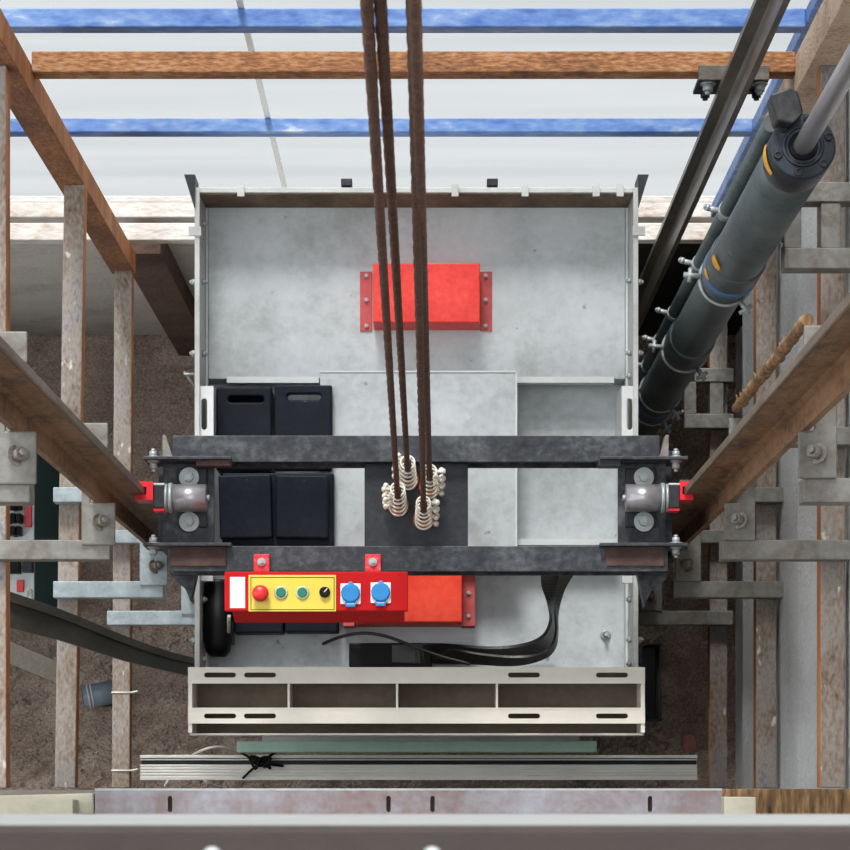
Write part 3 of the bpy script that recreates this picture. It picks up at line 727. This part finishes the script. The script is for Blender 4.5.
socket(350.6, 593.5); socket(380.8, 592.5)
for px in (261.5, 373):
    f = MB().pbox(px-8, 554, px+8, 572, 5.288, .012).build('mounting_lug', 'spray', k, .002)
    MB().hexbolt(P(px, 562, 5.288), (0,0,1), .006, .005, .009).build('bolt', 'zinc', f)
    MB().box(X(px-7,5.288), X(px+7,5.288), Y(573,dK)-.012, Y(571.5,dK), Z(5.298), Z(dK+.02)).build('strut', 'ctrldark', k)
MB().tube([P(229, 616, 5.3), P(229, 632, 5.36)], .004, 10).build('cable_gland', 'boltgrey', k)

# ------------------------------------------------------------------ suspension ropes
def rope(px0, py0, d0_, px1, py1, d1_, label, ang):
    p1, p0 = P(px0, py0, d0_), P(px1, py1, d1_)          # p0 foot, p1 where it leaves the frame
    dirv = (p1-p0).normalized(); L_ = (p1-p0).length*1.32
    t = thing('suspension_rope', (p0.x, p0.y, Z(5.335)), label, 'rope', 'suspension ropes')
    n = int(L_/.012)
    pts = [p0 + dirv*(L_*i/n) for i in range(n+1)]
    MB().tube(pts, .0056, 14, lobes=6, pitch=.42, depth=.10).build('strand', 'rope', t)
    # socket below: coil springs, white clips, washer
    base = Vector((p0.x, p0.y, Z(5.335)))
    ax = (p0-base); h = max(ax.length, .02)
    lean = Vector((0, -.012, 0))
    b = MB()
    for i in range(6):
        f_ = i/5
        b.ring(base + Vector((0,-.006,.012)) + Vector((0, .026*f_, .115*f_)), (.05, .12, 1), .0185-.0035*f_, .0023, 24, 8)
    b.build('spring', 'spring', t)
    MB().tube([base+Vector((0,0,.0005)), base+Vector((0,0,.01))], [.026,.022], 24).build('washer', 'copper', t)
    MB().tube([base+Vector((0,0,.01)), base+Vector((0,.018,.13)), p0], [.008,.008,.006], 12).build('thimble', 'darkplate', t)
    for i in range(8):
        f_ = i/7; a = math.radians(ang - 26 + (i%3)*26)
        dr = Vector((math.cos(a), math.sin(a), .1))
        q = base + Vector((0, -.002+.022*f_, .012+.105*f_)) + dr*.015
        b = MB(); b.tube([q, q+dr*.020], .0042, 8); b.tube([q+dr*.011, q+dr*.018], .0068, 6); b.build('clip_bolt', 'spring', t)
    b = MB(); 
    for s_ in (-1, 1):
        a = math.radians(ang+90)
        o2 = Vector((math.cos(a), math.sin(a), 0))*.012*s_
        b.tube([base+Vector((0,.006,.03))+o2, base+Vector((0,.020,.13))+o2*.9], .004, 8)
    b.build('clip_saddle', 'zinc', t)
    return t
rope(366.5, 0, 2.05, 397.5, 497, 5.18, 'rusty suspension rope, leftmost of the four', 178)
rope(380.3, 0, 2.06, 407.5, 470, 5.18, 'rusty suspension rope, second from the left', 160)
rope(412.2, 0, 2.06, 423.5, 511, 5.18, 'rusty suspension rope, third from the left and ending nearest the panel', 5)
rope(414.8, 0, 2.00, 429.5, 479, 5.18, 'rusty suspension rope, rightmost of the four', 2)

# ------------------------------------------------------------------ travelling cables
def smooth(pts, n=6):
    out = []
    for i in range(len(pts)-1):
        p0 = pts[max(i-1,0)]; p1 = pts[i]; p2 = pts[i+1]; p3 = pts[min(i+2,len(pts)-1)]
        for j in range(n):
            t = j/n
            out.append(.5*((2*p1) + (p2-p0)*t + (2*p0-5*p1+4*p2-p3)*t*t + (3*p1-p0-3*p2+p3)*t**3))
    out.append(pts[-1]); return out
A = [(541,573,5.45),(542,588,5.52),(549,606,5.62),(552,621,5.72),(544,637,5.80),(524,646,5.84),(490,649,5.86),(440,645,5.86),(415,644,5.858),(392,645,5.858)]
B = [(573,573,5.45),(562,588,5.55),(557,606,5.66),(557,622,5.78),(556,640,5.86),(546,655,5.90),(510,664,5.91),(455,664,5.90),(420,663,5.860),(392,662,5.860)]
tc = thing('flat_cable', (X(480,5.9), Y(640,5.9), Z(5.93)), 'black flat travelling cable looping across the front right of the car roof', 'cable')
MB().ribbon(smooth([P(*p) for p in A]), smooth([P(*p) for p in B]), .008).build('band', 'rubber', tc)
A2 = [(560,573,5.40),(556,590,5.50),(556,612,5.62),(557,630,5.72),(553,645,5.77),(540,655,5.80),(515,658,5.81),(480,655,5.81),(450,649,5.815)]
B2 = [(575,573,5.40),(565,590,5.50),(559,612,5.64),(558.5,632,5.75),(556,648,5.80),(545,659,5.84),(518,666,5.85),(480,665,5.85),(435,660,5.85)]
MB().ribbon(smooth([P(*p) for p in A2]), smooth([P(*p) for p in B2]), .006).build('band', 'rubber', tc)
bb = MB().pbox(349, 643, 432, 667, 5.87, .0595).build('pad', 'black', bevel=.003); tag(bb, 'black rubber pad under the end of the flat cable on the roof', 'pad')
wr = MB(); pts = [(323,644,5.90),(340,637,5.86),(362,633,5.82),(385,636,5.80),(410,645,5.80),(440,656,5.80),(470,664,5.79)]
wr.tube(smooth([P(*p) for p in pts]), .0042, 10); tag(wr.build('thin_cable', 'rubber'), 'thin black cable arching over the pad on the car roof', 'cable')
# cable hanging from the left to the underside of the car
U = [(-25,582,5.6),(0,590,5.65),(60,611,5.78),(120,636,5.98),(165,652,6.2),(200,661,6.4)]
Lw = [(-25,619,5.6),(0,626,5.65),(60,641,5.78),(120,660,5.98),(165,671,6.2),(200,679,6.4)]
hc = thing('hanging_cable', (X(90,5.9), Y(640,5.9), Z(6.4)), 'wide dark flat cable hanging from the left to the car', 'cable')
MB().ribbon(smooth([P(*p) for p in U]), smooth([P(*p) for p in Lw]), .008).build('band', 'cable', hc)
U2 = [(x, y-1, d-.02) for x, y, d in U]; L2 = [(x, y+9-(x*.02), d-.02) for x, y, d in U]
MB().ribbon(smooth([P(*p) for p in U2]), smooth([P(*p) for p in L2]), .008).build('band', 'cable', hc)

# ------------------------------------------------------------------ landing pieces at the front
ds = 6.6
si = thing('landing_sill', (X(418,ds), Y(768,ds), Z(ds)-.05), 'ribbed aluminium door sill across the front below the car', 'door sill')
x0_, x1_ = X(140,ds), X(697.5,ds)
for py0, py1, h in ((755, 758, 0), (758.8, 760.3, .008), (764.6, 766.4, .004), (767.6, 769.4, .004), (770.6, 772.4, .004), (773.4, 775.4, .004), (776.6, 780, 0)):
    MB().box(x0_, x1_, Y(py1,ds), Y(py0,ds), Z(ds)-.05, Z(ds)-h).build('rib', 'alu', si, .0006)
MB().box(x0_+.001, x1_-.001, Y(779.5,ds), Y(764.8,ds), Z(ds)-.04, Z(ds)-.009).build('web', 'alu', si)
MB().box(x0_+.002, x1_-.002, Y(779.5,ds), Y(755.5,ds), Z(ds)-.06, Z(ds)-.016).build('track_floor', 'darkplate', si)
dg = 4.6
g = MB(); ya, yb_ = Y(820,dg), Y(790.5,dg)
g.prism(rect(X(95,dg), X(722,dg), ya, yb_), Z(dg)-.006, Z(dg), [slot(X(px,dg), Y(804,dg), .0085, .031) for px in (170, 388.5, 432.5, 650)])
ag = thing('slotted_angle', (X(408,dg), Y(805,dg), Z(dg)-.05), 'stained galvanised slotted steel angle along the front edge', 'angle')
g.build('top_leg', 'sillplate', ag)
MB().box(X(95,dg), X(722,dg), yb_, yb_+.004, Z(dg)-.05, Z(dg)).build('lip', 'zinc', ag)
tm = MB().box(X(-60,4.62), X(94,4.62), Y(816,4.62), Y(795,4.62), Z(4.62)-.10, Z(4.62)).build('timber_batten', 'wood', bevel=.003); tag(tm, 'pale timber batten at the front left corner', 'timber'); tm.rotation_euler = (0,0,math.radians(1.5))
wb = MB().pbox(34.5, 799.5, 73, 822, 4.55, .0695).build('wood_block', 'wood', bevel=.002); tag(wb, 'pale wooden block at the left end of the slotted angle', 'wood block', 'pale wood blocks')
wb = MB().pbox(724, 797, 756, 824, 4.55, .1495).build('wood_block', 'wood', bevel=.002); tag(wb, 'pale wooden block at the right end of the slotted angle', 'wood block', 'pale wood blocks')
bd = MB().pbox(716, 789, 905, 822, 4.7, .24).build('fibre_board', 'board', bevel=.002); tag(bd, 'weathered brown fibrous board edge at the front right corner', 'board')
struct('trim_3', MB().sect([(-2.6,3.2),(1.1,3.2),(1.1,Z(4.94)),(.562,Z(4.94)),(.562,Z(4.651)),(-.644,Z(4.651)),(-.644,Z(4.72)),(-2.6,Z(4.72))], 'y', -.24, -.0045), 'frontwall', 'concrete landing edge under the slotted angle', 'landing edge')
# near edge right under the camera
dn = .95
ne = thing('floor_edge', (0, Y(840,dn), Z(1.6)), 'brown floor edge with white face right below the camera', 'edge')
MB().box(-.6, .6, -.24, Y(827,dn), Z(1.0), Z(dn)).build('top_board', 'nearbrown', ne, .002)
MB().box(-.6, .6, Y(855,dn), Y(827,dn), Z(1.42), Z(1.001)).build('fascia', 'nearwhite', ne, .001)
for px in (212, 432): MB().dome(P(px, 856, dn), .004, .003, 20).build('screw_head', 'zinc', ne)

# ------------------------------------------------------------------ power unit on the left
dq = 8.22
pu = thing('power_unit', (-1.55, .9, 0), 'dark teal power unit with white component board on the floor at left', 'power unit')
px_in = X(34, dq)
MB().box(-1.95, px_in, .60, 1.24, 0, Z(dq)-.012).build('case', 'teal', pu, .004)
MB().box(-1.94, px_in, .605, 1.235, Z(dq)-.0119, Z(dq)).build('component_board', 'panelwhite', pu, .001)
for px, py0, py1 in ((28, 500, 527), (20, 580, 592)):
    MB().pbox(px-3.5, py0, px+3.5, py1, dq-.012, .012).build('red_cover', 'gib', pu, .002)
for i in range(9):
    px, py = 7 + (i%3)*5.5, 505 + (i//3)*13
    MB().pbox(px-2.2, py-5, px+2.2, py+4, dq-.05-.02*(i%2), .05+.02*(i%2)).build('contactor', 'black' if i%3 else 'darkplate', pu, .002)
MB().pbox(5, 556, 19, 573, dq-.05, .05).build('contactor', 'black', pu, .002)
MB().pbox(22, 560, 32, 572, dq-.04, .04).build('contactor', 'darkplate', pu, .002)
for py in (480, 492): 
    b = MB(); b.ring(P(30.5, py, dq)+Vector((0,0,.003)), (0,0,1), .006, .002, 16, 6); b.build('grommet', 'black', pu)
b = MB(); b.tube(smooth([P(27,596,dq), P(28,590,dq-.05), P(31,590,dq-.05), P(32,600,dq)]), .004, 8); b.build('wire_loop', 'wire', pu)

# strip, conduit and loose bits on the floor
st = MB(); a0, a1 = P(-20, 640, 7.4), P(80, 682, 7.9)
dirv = (a1-a0).normalized(); sd = Vector((-dirv.y, dirv.x, 0)).normalized()*.032
st.ribbon([a0+sd, a1+sd], [a0-sd, a1-sd], .006); tag(st.build('metal_strip', 'spring'), 'speckled galvanised strip sloping down to the left floor', 'strip')
cd = thing('conduit', (X(93,8.6), Y(694,8.6), .0), 'short blue grey pipe stub between the two left beams', 'pipe')
p0, p1 = Vector((X(79,8.55), Y(696,8.55), .15)), Vector((X(122,8.65), Y(690,8.65), .13))
MB().tube([p0, p1], .042, 24).build('tube', 'conduit', cd)
dv = (p1-p0).normalized()
MB().tube([p0 - dv*.002, p0 - dv*.0005], .036, 24).build('mouth', 'black', cd)
b = MB(); b.ring(p0+dv*.02, dv, .043, .003); b.ring(p0+dv*.032, dv, .043, .003); b.build('tie_ring', 'wire', cd)
MB().box(p0.x+.05, p1.x-.02, p0.y-.03, p0.y+.03, 0, .11).build('support', 'darkplate', cd)
for i, (py, lab) in enumerate(((692.5, 'white cable tie round the lowest left beam beside the pipe stub'), (770.5, 'white cable tie round the lowest left beam near its front end'))):
    dd = 7.052; yy = Y(py, dd); xc = -.906
    b = MB(); hw, zt = .0285, Z(dd)
    b.tube([(xc-hw,yy,zt-.053),(xc-hw,yy,zt+.002),(xc+hw+.002,yy,zt+.002),(xc+hw+.002,yy,zt-.053),(xc-hw,yy,zt-.053)], .0028, 8)
    b.tube([(xc+hw,yy,zt+.002),(xc+hw+.02,yy+.004,zt+.01)], .0028, 8)
    tag(b.build('cable_tie', 'wire'), lab, 'cable tie', 'cable ties on the left beam')
# ragged strip behind the right rail
fs = MB(); random.seed(5); n_ = 46
pts = [Vector((.635+random.uniform(-.0015,.0015), .787+random.uniform(-.002,.002), Z(4.98)+i*.021)) for i in range(n_)]
fs.tube(pts, [random.uniform(.009,.012) for _ in range(n_)], 10)
for i in range(0, n_, 2):
    q = pts[i]; fs.tube([q, q+Vector((random.uniform(-.012,.006), random.uniform(.008,.022), random.uniform(-.03,.02)))], [.005,.001], 6)
tag(fs.build('fibre_strip', 'board'), 'ragged beige fibrous strip hanging behind the right guide rail', 'fibre strip')
# black knot of wire on the sill
kn = MB()
random.seed(3)
c0 = P(260, 763, ds-.02)
for j in range(4):
    pts = []
    for i in range(7):
        pts.append(c0 + Vector((random.uniform(-.03,.035), random.uniform(-.018,.018), random.uniform(.004,.03))))
    kn.tube(smooth(pts,4), .0036, 8)
for e in ((240,752),(276,752),(283,766),(243,778)):
    kn.tube(smooth([c0+Vector((0,0,.012)), (c0+P(*e,ds-.02))/2+Vector((0,0,.02)), P(*e,ds-.015)],4), .0036, 8)
tag(kn.build('wire_knot', 'black'), 'tangled knot of black wire lying on the aluminium sill', 'wire')
# stray white wires behind the sill
ww = MB(); ww.tube(smooth([P(190,757,7.6),P(203,750,7.5),P(218,747,7.5),P(233,751,7.55),P(240,758,7.6)]), .0045, 8)
tag(ww.build('white_wire', 'wire'), 'white wire looping up behind the left end of the sill', 'wire')
ww = MB(); ww.tube(smooth([P(165,786,7.6),P(168,780,7.6),P(168,774,7.7)]), .004, 8); tag(ww.build('white_wire', 'wire'), 'short white wire end under the far left of the sill', 'wire')
ww = MB(); ww.tube(smooth([P(200,775,7.6),P(208,783,7.6),P(222,788,7.7)]), .004, 8)
tag(ww.build('white_wire', 'wire'), 'white wire end curving right under the sill near the slotted angle', 'wire')
# brick and rubble at right
bk = MB(); bk.box(-.024,.024,-.034,.034,0,.05); bko = bk.build('brick', 'brick', bevel=.006, base=(0,0,0)); bko.location = (X(690,8.75), Y(742,8.75), .012); bko.rotation_euler = (0,0,math.radians(12)); tag(bko, 'broken red brick lying on the dark floor at right', 'brick')
rbm = MB()
for i in range(3200):
    r = random.random()
    if r < .45: x, y = random.uniform(.50,.86), random.uniform(.0,.9)
    else: x, y = random.uniform(-1.55,-.58), random.uniform(.0,.75)
    s = random.uniform(.003,.009)*(1 if random.random() < .96 else 1.7)
    if x > 0: s *= 1.7
    if x < -1.30 and y > .55: continue
    if -1.32 < x < -1.02 and .27 < y < .42: continue
    if abs(y-.65) < .09 and (x > .53 and x < .66 or x < -.59 and x > -.73): continue
    m4 = Matrix.Translation((x,y,s*.3)) @ Matrix.Rotation(random.uniform(0,6.28),4,(random.random(),random.random(),1)) @ Matrix.Diagonal((s,s*random.uniform(.6,1),s*random.uniform(.4,.8),1))
    bmesh.ops.create_icosphere(rbm.bm, subdivisions=1, radius=1, matrix=m4)
tag(rbm.build('rubble', 'stone'), 'loose gravel and rubble scattered over the shaft floor', 'rubble', kind='stuff')

# ------------------------------------------------------------------ light, camera
wld = bpy.data.worlds.new('World'); S.world = wld; wld.use_nodes = True
bg = wld.node_tree.nodes['Background']; bg.inputs[0].default_value = (.93, .97, 1.0, 1); bg.inputs[1].default_value = 1.6

sd = bpy.data.lights.new('Sun', 'SUN'); so_ = bpy.data.objects.new('Sun', sd); C.objects.link(so_)
sd.energy = 11.0; sd.angle = math.radians(16); sd.color = (1, .985, .96)
so_.rotation_euler = (math.radians(-50), math.radians(-10), 0); so_.location = (0, 2, 12)
cam_d = bpy.data.cameras.new('Camera'); cam = bpy.data.objects.new('Camera', cam_d); C.objects.link(cam)
cam.location = (0, 0, CAMZ); cam.rotation_euler = (0, 0, 0)
cam_d.sensor_width = 36; cam_d.lens = 36*F/850
cam_d.shift_x = (425-CX)/850; cam_d.shift_y = (CY-425)/850
cam_d.clip_start = .05; cam_d.clip_end = 60
cam_d.dof.use_dof = True; cam_d.dof.focus_distance = 5.4; cam_d.dof.aperture_fstop = 40
S.camera = cam
S.view_settings.view_transform = 'Standard'; S.view_settings.look = 'None'
S.view_settings.gamma = 1; S.view_settings.use_curve_mapping = False
S.view_settings.exposure = 0.97
